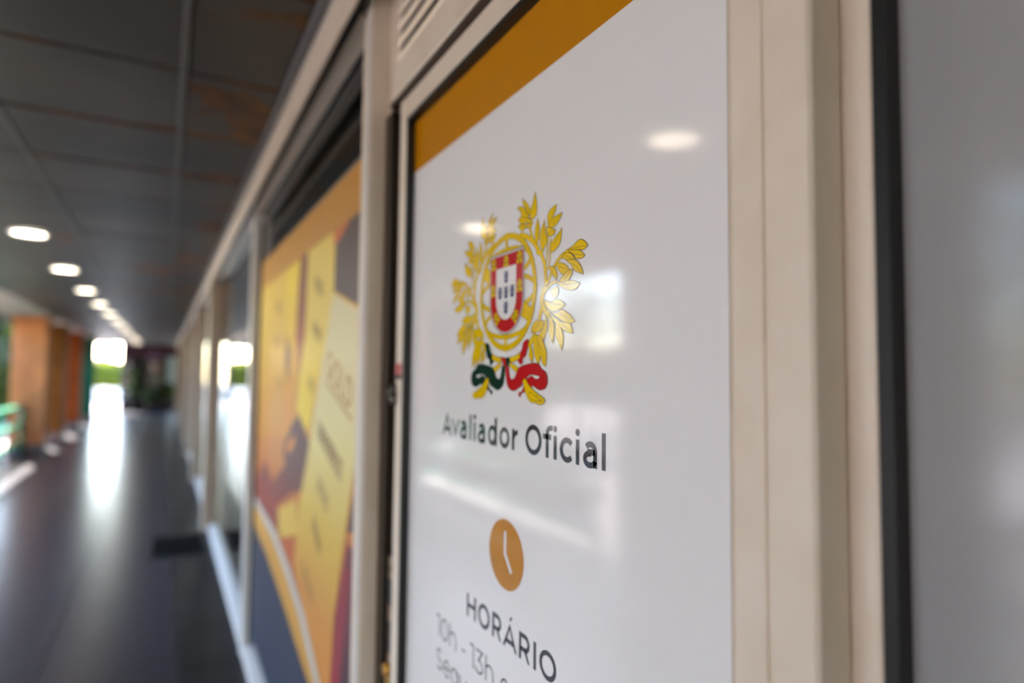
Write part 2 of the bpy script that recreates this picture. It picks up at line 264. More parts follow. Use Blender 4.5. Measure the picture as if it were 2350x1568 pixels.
def ceiling_mat():
    m = bpy.data.materials.new('rust_stained_tile'); m.use_nodes = True; nt = m.node_tree; b = nt.nodes['Principled BSDF']
    N = nt.nodes.new; Lk = nt.links.new
    geo = N('ShaderNodeNewGeometry'); sep = N('ShaderNodeSeparateXYZ'); Lk(geo.outputs['Position'], sep.inputs[0])
    def math_(op, a, b_=None, clamp=False):
        n = N('ShaderNodeMath'); n.operation = op; n.use_clamp = clamp
        for i, v in enumerate((a, b_)):
            if v is None: continue
            if isinstance(v, (int, float)): n.inputs[i].default_value = v
            else: Lk(v, n.inputs[i])
        return n.outputs[0]
    def noise(scale, det=3):
        n = N('ShaderNodeTexNoise'); n.inputs['Scale'].default_value = scale; n.inputs['Detail'].default_value = det
        Lk(geo.outputs['Position'], n.inputs['Vector']); return n.outputs['Fac']
    x = sep.outputs['X']; y = sep.outputs['Y']
    # blotches of rust, most of them towards the shop fronts
    side = N('ShaderNodeMapRange'); Lk(x, side.inputs['Value']); side.inputs['From Min'].default_value = -0.55; side.inputs['From Max'].default_value = 0.25
    side.inputs['To Min'].default_value = 0.0; side.inputs['To Max'].default_value = 0.19
    blot = math_('ADD', noise(2.6, 4), side.outputs['Result'])
    # the large stains stand where water came through
    spots = None
    for (sx, sy, rx, ry) in ((.20, 2.43, .13, .17), (.28, 2.62, .12, .2), (.10, 2.36, .07, .06), (.22, 3.42, .14, .08), (.08, 3.46, .07, .05), (-.02, 2.80, .08, .03), (.12, 2.82, .08, .03),
                             (-.66, 5.56, .07, .10), (.18, 6.05, .16, .25), (-.10, 6.9, .22, .5), (.08, 8.6, .3, .6), (-.45, 8.9, .25, .5), (.20, 10.8, .2, .8), (-.2, 13.0, .4, .8), (.1, 17, .4, 1.0), (.25, 4.6, .1, .2)):
        dx = math_('DIVIDE', math_('SUBTRACT', x, sx), rx); dy = math_('DIVIDE', math_('SUBTRACT', y, sy), ry)
        d_ = math_('SQRT', math_('ADD', math_('MULTIPLY', dx, dx), math_('MULTIPLY', dy, dy)))
        v_ = math_('SUBTRACT', 1.0, d_)
        spots = v_ if spots is None else math_('MAXIMUM', spots, v_)
    blot = math_('MAXIMUM', math_('SUBTRACT', blot, 0.08), math_('ADD', 0.735, math_('MULTIPLY', math_('ADD', spots, math_('MULTIPLY', math_('SUBTRACT', noise(9, 4), .5), 2.2)), .25)))
    r1 = N('ShaderNodeMapRange'); r1.interpolation_type = 'SMOOTHSTEP'; Lk(blot, r1.inputs['Value']); r1.inputs['From Min'].default_value = 0.70; r1.inputs['From Max'].default_value = 0.77
    # rusty tile edges along the cross joints
    fr = math_('FRACT', math_('DIVIDE', math_('ADD', y, 30-2.24+0.0), 0.6))
    dist = math_('MINIMUM', fr, math_('SUBTRACT', 1.0, fr))
    edge = math_('LESS_THAN', math_('ADD', dist, math_('MULTIPLY', math_('SUBTRACT', noise(3.1), 0.5), 0.11)), 0.024)
    rust = math_('MAXIMUM', r1.outputs['Result'], math_('MULTIPLY', edge, 0.85))
    base = N('ShaderNodeValToRGB'); Lk(noise(1.7, 2), base.inputs['Fac'])
    base.color_ramp.elements[0].color = rgb(54, 53, 54); base.color_ramp.elements[1].color = rgb(74, 69, 65)
    base.color_ramp.elements[0].position = .35; base.color_ramp.elements[1].position = .7
    rc = N('ShaderNodeValToRGB'); Lk(noise(7, 3), rc.inputs['Fac'])
    rc.color_ramp.elements[0].color = rgb(50, 26, 2); rc.color_ramp.elements[1].color = rgb(108, 66, 6)
    rc.color_ramp.elements[0].position = .35; rc.color_ramp.elements[1].position = .7
    mx = N('ShaderNodeMix'); mx.data_type = 'RGBA'; Lk(rust, mx.inputs[0]); Lk(base.outputs[0], mx.inputs[6]); Lk(rc.outputs[0], mx.inputs[7])
    Lk(mx.outputs[2], b.inputs['Base Color']); b.inputs['Roughness'].default_value = 0.48; b.inputs['Specular IOR Level'].default_value = 0.3
    return m
CEIL = ceiling_mat()
RAIL = mat('ceiling_rail_metal', rgb(80, 80, 82), 0.5)

YN, YF = -3.6, 27.4          # extent of the arcade

# ------------------------------------------------------------------ floor
floor = box('floor', -2.62, 3.0, -16, YF+1.3, -0.25, -0.006, GROUT)
tag(floor, 'dark glossy tiled walkway floor of the arcade', 'floor', kind='structure')
def shared(name, me, loc, parent, rot=None):
    o = bpy.data.objects.new(name, me); COL.objects.link(o); o.parent = parent; o.location = loc
    if rot: o.rotation_euler = rot
    return o
bm_ = MB(); bm_.box(-.298, .298, -.298, .298, -.006, 0, .0012); t0 = bm_.build('tile', TILEF, floor)
tile_me = t0.data; t0.location = (0.10-.3, YN+.3, 0)
nrow = int((YF-YN+1.2)/.6)
for r in range(nrow):
    for c in range(4):
        if r == 0 and c == 0: continue
        shared('tile', tile_me, (0.10-.3-.6*c, YN+.3+.6*r, random.uniform(-.0004, 0)), floor)
bt = MB().box(-.148, .148, -.298, .298, -.006, 0, .0012).build('border_tile', TILEB, floor); bt.location = (.25, YN+.3, 0)
for r in range(1, nrow): shared('border_tile', bt.data, (.25, YN+.3+.6*r, 0), floor)
box('kerb', -2.62, -2.31, YN, YF+1.2, -.006, .02, mat('kerb_stone', rgb(120, 116, 112), .6), floor, .004)

ground = box('ground_pavement', -60, -2.62, -30, 90, -0.3, -0.06, PAVE)
tag(ground, 'bright sunlit concrete pavement outside the arcade', 'pavement', kind='structure')
ground2 = box('ground_forecourt', -2.62, 30, YF+1.3, 90, -0.3, -0.06, PAVE)
tag(ground2, 'bright sunlit forecourt beyond the far end of the arcade', 'pavement', kind='structure')

# ------------------------------------------------------------------ ceiling
ZC = 2.46
ceiling = box('ceiling', -2.5, 3.0, -16, YF, 2.60, 2.85, mat('roof_concrete', rgb(90, 86, 80), .9))
tag(ceiling, 'dark suspended arcade ceiling of rust stained grey tiles', 'ceiling', kind='structure')
XL = [.02, -.57, -1.17, -1.77]
ct = MB().box(-.291, .291, -.2935, .2935, 0, .014, .003).build('ceiling_tile', CEIL, ceiling)
cme = ct.data; first = True
edge_me = None
nr = int((YF-2.24)/.6)
for r in range(-9, nr):
    yc = 2.24+.6*r+.3
    for c in range(3):
        xc = (XL[c]+XL[c+1])/2
        rot = (random.uniform(-.006, .006), random.uniform(-.003, .003), 0)
        if first: ct.location = (xc, yc, ZC+.004); first = False; continue
        shared('ceiling_tile', cme, (xc, yc, ZC+.004+random.uniform(0, .003)), ceiling, rot)
    if edge_me is None:
        e = MB().box(-.142, .142, -.2935, .2935, 0, .014, .003).build('ceiling_tile', CEIL, ceiling); edge_me = e.data; e.location = (.174, yc, ZC+.004)
    else: shared('ceiling_tile', edge_me, (.174, yc, ZC+.004+random.uniform(0, .003)), ceiling, (random.uniform(-.006, .006), 0, 0))
for x in XL: box('ceiling_rail', x-.010, x+.010, YN, YF, ZC-.001, ZC+.03, RAIL, ceiling, .002)
box('edge_rail', .314, .345, YN, YF, ZC-.012, ZC+.03, mat('edge_rail_metal', rgb(86, 86, 90), .4), ceiling, .002)
box('rear_ceiling_sheet', -1.78, .45, -16, YN, ZC, ZC+.02, RAIL, ceiling)
box('rear_floor_sheet', -2.31, .45, -16, YN, -.006, 0, GROUT, floor)
box('soffit', -2.5, -1.782, -16, YF, ZC-.002, ZC+.05, PLASTER, ceiling)
fascia = box('trim_1', -2.56, -2.5, -16, YF, 2.42, 2.92, mat('fascia_dark', rgb(70, 62, 54), .6), None, .004)
tag(fascia, 'dark fascia board along the outer edge of the arcade roof', 'fascia', kind='structure')

# ------------------------------------------------------------------ shop interior behind the glazing
wb = box('wall_back', 3.0, 3.12, YN, YF, 0, 2.6, WALLD); tag(wb, 'dark rear wall inside the shops behind the glazing', 'wall', kind='structure')
wp = box('wall_partition', .52, 3.0, 1.36, 1.42, 0, 2.6, WALLD); tag(wp, 'dark partition wall inside the shop behind the door jamb', 'wall', kind='structure')
wn_ = box('wall_near', .52, 3.0, YN, YN+.1, 0, 2.6, WALLD); tag(wn_, 'dark side wall of the shop nearest the viewer', 'wall', kind='structure')
wp2 = box('wall_divider', .52, 3.0, 6.56, 6.64, 0, 2.6, WALLD); tag(wp2, 'dark dividing wall between the two shop units', 'wall', kind='structure')
box('shop_floor', .45, 3.0, YN, YF, -.006, .0, mat('shop_floor', rgb(60, 56, 52), .4), floor)

# ------------------------------------------------------------------ header beam and frames
hd = empty('trim_2', (.34, 1.4, 2.335)); tag(hd, 'long cream header beam above the shop windows', 'beam', kind='structure')
box('beam_body', .394, .47, 1.47, YF, 2.385, 2.46, FRAME, hd)
box('beam_web', .352, .394, 1.22, YF, 2.385, 2.46, FRAME, hd)
box('beam_lip', .34, .353, 1.22, YF, 2.335, 2.46, FRAME, hd, .002)
box('beam_ridge', .334, .342, 1.47, YF, 2.385, 2.395, FRAME, hd, .002)
box('beam_gasket', .353, .386, 1.22, YF, 2.372, 2.386, GASKET, hd)
box('upper_body', .435, .6, -.78, 1.40, 2.50, 2.6, FRAME, hd)

def vert(name, x0, x1, y0, y1, z0, z1, m, parent): return box(name, x0, x1, y0, y1, z0, z1, m, parent, .003)
jamb = empty('trim_3', (.395, 1.40, 0)); tag(jamb, 'cream aluminium door jamb mullion between poster door and poster window', 'door frame', kind='structure')
vert('jamb_post', .394, .50, 1.402, 1.47, 0, 2.6, FRAME, jamb)
vert('jamb_bead', .388, .398, 1.404, 1.416, 0, 2.6, FRAMEW, jamb)
vert('jamb_gap_shade', .432, .456, 1.353, 1.404, 0, 2.098, DARKM, jamb)  # dark strip and its black edge imitate the shaded gap beside the leaf
box('jamb_gap_edge', .4305, .436, 1.350, 1.3535, 0, 2.098, GASKET, jamb)
vert('jamb_rebate', .455, .50, 1.29, 1.352, 0, 2.098, DARKM, jamb)
tr_ = empty('trim_4', (.42, .8, 2.1)); tag(tr_, 'cream transom bar between the door and the ventilation louvre', 'transom', kind='structure')
vert('transom_bar', .420, .50, -.70, 1.313, 2.104, 2.178, FRAME, tr_)
vert('transom_cheek', .438, .50, 1.328, 1.402, 2.098, 2.6, FRAME, tr_)
box('transom_gap_shade', .4235, .50, -.70, 1.345, 2.0945, 2.106, DARKM, tr_)  # dark strip put in for the shaded gap above the leaf

lv = empty('ventilation_louvre', (.44, .8, 2.18)); tag(lv, 'cream slatted ventilation louvre above the white poster door', 'louvre')
R_ = Matrix.Rotation(math.radians(-25), 3, 'Y')
for k in range(8):
    z = 2.203+.037*k
    MB().box(.434, .438, -.68, 1.33, z-.0065, z+.0065, 0, R_).build('slat', FRAME, lv)
box('louvre_back', .446, .452, -.70, 1.402, 2.178, 2.5, DARKM, lv)  # dark sheet imitates the shade between the slats
vert('louvre_channel', .430, .45, -.70, 1.33, 2.178, 2.184, FRAME, lv)

# ------------------------------------------------------------------ door leaf with the white poster
d1 = empty('door_1', (.46, .8, 0)); tag(d1, 'cream framed door leaf carrying the white emblem poster', 'door', kind='structure')
vert('stile', .433, .474, .306, .388, .02, 2.094, FRAME, d1)
vert('stile_step', .4326, .434, .350, .386, .02, 2.094, FRAME, d1)
vert('stile', .433, .474, 1.2535, 1.300, .02, 2.094, FRAME, d1)
vert('top_rail', .433, .474, .388, 1.2535, 2.043, 2.094, FRAME, d1)
vert('bottom_rail', .433, .474, .388, 1.2535, .02, .16, FRAME, d1)
box('pane', .4502, .462, .380, 1.2535, .16, 2.043, WHITEP, d1)
box('gasket', .4325, .452, 1.2480, 1.2545, .16, 2.043, GASKET, d1)
box('gasket', .4335, .452, .3870, .3887, .16, 2.043, mat('gasket_grey', rgb(60, 58, 58), .5), d1)
box('gasket', .4325, .452, .388, 1.2545, 2.0335, 2.044, GASKET, d1)
box('gasket', .4345, .452, .388, 1.2545, .158, .168, GASKET, d1)
# lock furniture on the edge of the leaf
lab = box('red_label', .4300, .4332, 1.262, 1.292, 1.496, 1.520, mat('label_red', rgb(196, 84, 80), .5), d1)
box('label_stripe', .4296, .4334, 1.262, 1.292, 1.486, 1.496, mat('label_dark', rgb(40, 16, 18), .5), lab)
cyl = MB().tube((.420, 1.303, 1.455), (.450, 1.303, 1.455), .012).box(.424, .436, 1.292, 1.306, 1.432, 1.478, .003).build('lock_cylinder', mat('lock_dark', rgb(24, 22, 20), .3, metal=.7), d1)
MB().box(.4225, .4255, 1.293, 1.300, 1.440, 1.466, .001).build('key_slot', STEEL, cyl)
strip = box('lock_strip', .440, .446, 1.300, 1.345, .86, 1.10, mat('strip_tan', rgb(150, 126, 100), .4, metal=.4), d1)
box('slot', .4385, .4405, 1.312, 1.338, 1.00, 1.055, GASKET, strip); box('slot', .4385, .4405, 1.312, 1.338, .900, .965, GASKET, strip)
MB().tube((.4385, 1.325, 1.078), (.4425, 1.325, 1.078), .006).build('screw', GASKET, strip)
MB().tube((.425, 1.315, .872), (.455, 1.315, .872), .013).box(.43, .44, 1.303, 1.327, .835, .880, .003).build('latch_bolt', BRASS, strip)

# ------------------------------------------------------------------ second leaf, nearest the viewer
d2 = empty('door_2', (.5, -.2, 0)); tag(d2, 'cream framed door leaf with plain grey film nearest the viewer', 'door', kind='structure')
vert('stile', .474, .512, .2806, .330, .02, 2.094, FRAME, d2)
vert('stile', .474, .512, -.70, -.62, .02, 2.094, FRAME, d2)
vert('top_rail', .474, .512, -.62, .2806, 2.043, 2.094, FRAME, d2)
vert('bottom_rail', .474, .512, -.62, .2806, .02, .16, FRAME, d2)
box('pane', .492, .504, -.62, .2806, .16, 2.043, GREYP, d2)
box('gasket', .4735, .4935, .2705, .2815, .16, 2.043, GASKET, d2)
vert('jamb_post', .42, .52, -.78, -.70, 0, 2.36, FRAME, d2)
ww = box('wall_right', .45, .56, -16, -.78, 0, 2.6, PLASTER); wm = box('wall_kiosk', -2.5, -2.38, 1.5, 4.1, 0, 2.46, PLASTER); tag(wm, 'plain plastered wall section across the walkway from the white door', 'wall', kind='structure')
wl = box('wall_blocker', -2.5, -2.42, -16, -1.2, 0, 2.46, PLASTER); tag(wl, 'pale wall added behind the viewer to block light from the open side', 'wall', kind='structure')  # unseen wall, added behind the camera to darken faces turned that way
tag(ww, 'pale plastered wall beside the nearest door leaf', 'wall', kind='structure')

# ------------------------------------------------------------------ glazed bays
def bay(n, y0, y1, thick, label):
    w = empty('window_%d' % n, (.44, (y0+y1)/2, 0)); tag(w, label, 'window', kind='structure')
    box('pane', .440, .446, y0, y1, .05, 2.37, GLASS, w)
    vert('bottom_rail', .400, .47, y0, y1, 0, .055, FRAMEW, w)
    vert('glazing_bead', .385, .44, y0, y1, 2.362, 2.385, FRAME, w)
    box('bead_gasket', .432, .441, y0, y1, 2.355, 2.362, GASKET, w)
    if thick: vert('mullion', .348, .47, y1-.0, y1+.09, 0, 2.384, DARKF, w); vert('mullion_cap', .340, .35, y1+.03, y1+.09, 0, 2.335, FRAME, w)
    else:
        vert('mullion', .395, .47, y1, y1+.065, 0, 2.384, FRAMEW, w)
        box('mullion_gasket', .430, .4405, y1-.012, y1, .05, 2.318, GASKET, w)
    return w
DARKF = mat('brown_frame', rgb(150, 126, 106), .4)
box_names = ['tall shop window with the gold bar poster', 'clear shop window reflecting the far opening, next to the poster window',
             'dark shop window beyond the black doormat', 'third clear shop window along the arcade', 'fourth clear shop window along the arcade',
             'fifth clear shop window along the arcade', 'sixth clear shop window along the arcade', 'shop window at the far end next to the purple shop']
ys = [1.47, 3.64, 6.60, 9.60, 12.6, 15.6, 18.6, 21.6, YF-.1]
for i in range(8):
    y0 = ys[i] + (0 if i == 0 else (.065 if i == 1 else .09)); bay(i+1, y0, ys[i+1], i >= 1, box_names[i])
# ------------------------------------------------------------------ the white door poster
Y0 = .833
poster = empty('door_poster', (.45, Y0, .17))
tag(poster, 'white glossy door poster with ochre band, coat of arms and opening hours', 'poster')
p = Print(.4502, Y0, 0, 1.0)
p.poly([(Y0-1.2485, .17), (Y0-.392, .17), (Y0-.392, 2.034), (Y0-1.2485, 2.034)], .0002); p.build('white_film', WHITEP, poster)
p = Print(.4502, Y0, 0, 1.0)
p.poly([(Y0-1.2485, 1.925), (Y0-.392, 1.925), (Y0-.392, 2.034), (Y0-1.2485, 2.034)], .0004); o = p.build('ochre_band', GOLDP, poster); o['label'] = 'ochre yellow band across the top'
def PR(): return Print(.4502, Y0, 1.6)
OL = 0.75
def curve(q, closed=False):
    # smooth line through the traced points
    n = len(q); out = []
    for i in range(n if closed else n-1):
        g = (lambda j: q[j % n]) if closed else (lambda j: q[min(max(j, 0), n-1)])
        a, b, pa, nb = g(i), g(i+1), g(i-1), g(i+2)
        t1 = ((b[0]-pa[0])*.5, (b[1]-pa[1])*.5); t2 = ((nb[0]-a[0])*.5, (nb[1]-a[1])*.5)
        for k in (0, .25, .5, .75):
            h00 = 2*k**3-3*k**2+1; h10 = k**3-2*k**2+k; h01 = -2*k**3+3*k**2; h11 = k**3-k**2
            out.append((h00*a[0]+h10*t1[0]+h01*b[0]+h11*t2[0], h00*a[1]+h10*t1[1]+h01*b[1]+h11*t2[1]))
    if not closed: out.append(q[-1])
    return out
# laurel / olive branches
for sgn, nm in ((1, 'laurel_branch'), (-1, 'olive_branch')):
    f = lambda pts: [(sgn*a, b) for a, b in pts]
    pr = PR()
    for i_, (pts, w) in enumerate(STEMS):
        q = curve(f(pts)); pr.ribbon(q, w*.85+OL*1.6, .0004+i_*.000006, 1); pr.ribbon(q, w*.85, .0005+i_*.000008, 0)
    br = pr.build(nm, [YELP, OUTP], poster)
    for i_, pts in enumerate(LEAVES):
        q = f(pts); pr = PR(); e_ = i_*.000016
        # rounded outline through the traced points, the tip kept sharp
        sm = []
        n = len(q)
        for i in range(n):
            a, b = q[i], q[(i+1) % n]; pa, nb = q[i-1], q[(i+2) % n]
            sm.append(a)
            t1 = ((b[0]-pa[0])*.5, (b[1]-pa[1])*.5) if i != 0 else (b[0]-a[0], b[1]-a[1])
            t2 = ((nb[0]-a[0])*.5, (nb[1]-a[1])*.5) if (i+1) % n != 0 else (b[0]-a[0], b[1]-a[1])
            for k in (1/3, 2/3):
                h00 = 2*k**3-3*k**2+1; h10 = k**3-2*k**2+k; h01 = -2*k**3+3*k**2; h11 = k**3-k**2
                sm.append((h00*a[0]+h10*t1[0]+h01*b[0]+h11*t2[0], h00*a[1]+h10*t1[1]+h01*b[1]+h11*t2[1]))
        pr.poly(sm, .0007+e_, 0)
        pr.ribbon(sm, OL, .000708+e_, 1, True)
        tip = q[0]; m_ = q[n//2]; m2 = q[(n+1)//2]
        base = ((m_[0]+m2[0])/2, (m_[1]+m2[1])/2)
        cx = sum(a for a, b in q)/n; cy = sum(b for a, b in q)/n
        pr.ribbon([(tip[0]*.82+cx*.18, tip[1]*.82+cy*.18), (cx, cy), (base[0]*.6+cx*.4, base[1]*.6+cy*.4)], OL*.7, .000712+e_, 1)
        pr.build('leaf', [YELP, OUTP], br)
# armillary sphere
CZ, RR = 24.5, 90.0
pr = PR()
def band(pts, w, off):
    closed = abs(pts[0][0]-pts[-1][0]) < 1e-6 and abs(pts[0][1]-pts[-1][1]) < 1e-6
    q = pts[:-1] if closed else pts
    pr.ribbon(q, w+OL*1.6, off, 1, closed); pr.ribbon(q, w, off+.00005, 0, closed); pr.ribbon(q, OL*.6, off+.0001, 1, closed)
for (zc, ex) in ((68.0, 72.0), (22.0, 87.0), (-23.0, 69.0)):
    band(arc(0, zc, ex, ex*.30, 0, 180, 24), 6.0, .00050); band(arc(0, zc, ex, ex*.30, 180, 360, 24), 6.5, .00062)
pr.ribbon([(-80, 66), (-40, 46), (0, 22), (40, 0), (79, -19)], 21+OL*1.6, .00074, 1); pr.ribbon([(-80, 66), (-40, 46), (0, 22), (40, 0), (79, -19)], 21, .00078, 0)
band(arc(0, CZ, RR-5, RR-5, 0, 360, 72), 8.5, .00086)
pr.ribbon([(0, CZ-RR-1), (0, CZ+RR+1)], 6.6+OL*1.6, .00100, 1); pr.ribbon([(0, CZ-RR-1), (0, CZ+RR+1)], 6.6, .00104, 0)
o = pr.build('armillary_sphere', [YELP, OUTP], poster)
# shield
def shield_pts(hw, top, cz): return [(-hw, top)] + [(-hw*1.0, cz)] + arc(0, cz, hw, hw, 180, 360, 36)[1:-1] + [(hw, cz), (hw, top)]
pr = PR(); pr.poly(shield_pts(54.6, 86.6, 14.5), .0011, 1); pr.poly(shield_pts(53.6, 85.6, 14.5), .00115, 0); pr.poly(shield_pts(51, 82.4, 14.5), .0012, 2)
sh = pr.build('shield', [SILP, OUTP, REDP], poster)
pr = PR(); pr.poly(shield_pts(32, 63.2, 14.5), .0013, 1); pr.poly(shield_pts(31.4, 62.6, 14.5), .00135, 0); pr.build('inner_shield', [WHITEP, SILP], sh)
for (cx, cz, rot) in ((-41.4, 73, 0), (0, 72.8, 0), (41.4, 73, 0), (42, 31, 0), (-42, 31, 0), (-30.5, -13, 38), (30.5, -13, -38)):
    pr = PR(); ca, sa = math.cos(math.radians(rot)), math.sin(math.radians(rot))
    T = lambda L: [(cx+x*ca-y*sa, cz+x*sa+y*ca) for x, y in L]
    pr.poly(T([(-7.6, -10), (7.6, -10), (7.6, -3), (6.8, -3), (6.8, 5), (3.2, 5), (3.2, 9.5), (-3.2, 9.5), (-3.2, 5), (-6.8, 5), (-6.8, -3), (-7.6, -3)]), .0014, 0)
    for (x0, x1, y0, y1) in ((-7, 7, -4, -2.2), (-6, 6, 1.2, 2.2), (-2, 2, -9.4, -6), (-6.4, -3.6, 5, 6.4), (3.6, 6.4, 5, 6.4), (-3, 3, 8.4, 9.4), (-5.4, -4.2, -1.6, .6), (4.2, 5.4, -1.6, .6), (-1, 1, 3, 6)):
        pr.poly(T([(x0, y0), (x1, y0), (x1, y1), (x0, y1)]), .0015, 1)
    pr.build('castle', [YELP, OUTP], sh)
for (cx, cz) in ((.6, 47.5), (-18.8, 24.2), (.6, 24.0), (20, 24.2), (.6, 0.6)):
    pr = PR(); pr.poly([(cx-6.2, cz+9), (cx-6.2, cz-3)]+[(cx+a, cz-3+b) for a, b in arc(0, 0, 6.2, 6.4, 180, 360, 14)[1:-1]]+[(cx+6.2, cz-3), (cx+6.2, cz+9)], .0014, 0)
    for dx, dz in ((-3.4, 5.6), (3.4, 5.6), (0, 1.2), (-3.4, -3), (3.4, -3)): pr.disc((cx+dx, cz+dz), 1.35, 1.35, .0015, 1, 12)
    pr.build('quina', [BLUP, WHITEP], sh)
# ribbons
def rib(name, keys, mats, sgn):
    pr = PR()
    for k, mi in keys:
        q = curve([(sgn*a, b) for a, b in RIB[k]], True)
        pr.poly(q, (.0012 if mi != 2 else .00130)+{'curl': .00001, 'red_tail': .00002}.get(k, 0), mi); pr.ribbon(q, OL, .00125 if mi != 2 else .00135, 1, True)
    return pr.build(name, mats, poster)
for sgn, colm, nm in ((1, REDP, 'red_ribbon'), (-1, GRNP, 'green_ribbon')):
    o = rib(nm, [('red_tail', 0), ('bow_r', 0), ('hole', 2), ('curl', 0)], [colm, OUTP if sgn > 0 else GRNP, WHITEP], sgn)
    o['label'] = nm.replace('_', ' ') + ' tied in a bow'
    pr = PR(); 
    for k in ('band_r', 'cross_r', 'horn'):
        q = [(sgn*a, b) for a, b in RIB[k]]; off = {'band_r': .00112, 'cross_r': .00105}.get(k, .0015)
        if k == 'horn': q = curve(q, True)
        pr.poly(q, off-.0001, 0); pr.ribbon(q, OL, off-.00005, 1, True)
    q = [(sgn*a, b) for a, b in RIB['hornline']]; pr.ribbon(curve(q, True), OL, .00155, 1, True)
    pr.build('branch_stalk', [YELP, OUTP], o)
pr = PR(); pr.poly(RIB['knot_r'], .0014, 0); pr.poly(RIB['knot_g'], .00141, 1); pr.ribbon(RIB['knot_r'], OL*.8, .0015, 2, True)
pr.build('ribbon_knot', [REDP, GRNP, OUTP], poster)
# lettering
T1 = [('A',-240.2,-200.0),('v',-199.3,-166.4),('a',-163.2,-136.3),('l',-125.1,-118.0),('i',-108.8,-101.2),('a',-92.9,-67.1),('d',-55.8,-26.4),('o',-17.1,14.3),('r',22.4,40.1),('O',61.3,105.0),('f',108.9,131.2),('i',134.6,143.0),('c',149.8,179.8),('i',185.6,194.0),('a',201.7,229.7),('l',239.0,246.5)]
set_text(PR(), T1[:9], -211.3, 58.5, .125, .0005).build('word_avaliador', INKP, poster)
set_text(PR(), T1[9:], -211.3, 58.5, .125, .0005).build('word_oficial', INKP, poster)
T2 = [('H',-126.2,-91.6),('O',-83.5,-43.2),('R',-34.6,-3.0),('A',.9,41.5),('R',47.9,80.3),('I',88.2,94.4),('O',103.1,144.9)]
set_text(PR(), T2, -499, 53, .125, .0005, accent=3).build('word_horario', INK2, poster)
T3 = [('1',-254.8,-240.2),('0',-232.9,-202.7),('h',-195.3,-166.9),('-',-144.9,-129.5),('1',-112.2,-97.2),('3',-90.6,-63.3),('h',-55.6,-28.5),('e',-6.0,21.5)]
for a_, b_, n_ in ((0, 3, 'hour_text'), (3, 4, 'hour_dash'), (4, 7, 'hour_text'), (7, 8, 'joining_letter')):
    set_text(PR(), T3[a_:b_], -574.5, 53, .058, .0005).build(n_, INK2, poster)
T4 = [('S',-252.3,-226.1),('e',-219.7,-193.0),('g',-187.0,-158.0),('u',-150,-124.0),('n',-116,-90),('d',-84,-55),('a',-47,-23)]
set_text(PR(), T4, -633, 53, .058, .0005).build('weekday_text', INK2, poster)
ck = PR().disc((6.5, -367), 53.2, 51, .0005, 0, 64).build('clock_icon', GOLDP, poster)
PR().ribbon([(4.5, -333), (4.5, -365.5), (24.2, -390)], 7.0, .0007).build('clock_hands', WHITEP, ck)

# ------------------------------------------------------------------ gold bar poster in the window
wp_ = empty('window_poster', (.4396, 2.6, .06)); tag(wp_, 'gold bar photograph poster with navy corner stuck on the shop window', 'poster')
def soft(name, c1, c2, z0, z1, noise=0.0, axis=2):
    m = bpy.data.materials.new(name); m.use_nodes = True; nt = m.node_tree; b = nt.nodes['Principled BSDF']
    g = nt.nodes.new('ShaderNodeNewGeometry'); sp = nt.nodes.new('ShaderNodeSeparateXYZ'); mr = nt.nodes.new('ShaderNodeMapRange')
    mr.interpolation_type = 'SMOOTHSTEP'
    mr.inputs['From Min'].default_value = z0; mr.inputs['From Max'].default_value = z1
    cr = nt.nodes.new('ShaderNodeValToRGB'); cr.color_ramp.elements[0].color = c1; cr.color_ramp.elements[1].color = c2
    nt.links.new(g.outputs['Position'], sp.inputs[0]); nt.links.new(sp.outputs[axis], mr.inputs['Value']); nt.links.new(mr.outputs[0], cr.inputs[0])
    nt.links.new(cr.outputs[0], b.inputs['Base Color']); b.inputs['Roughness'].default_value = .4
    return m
def flat(name, r, g, b): return mat(name, rgb(r, g, b), .4)
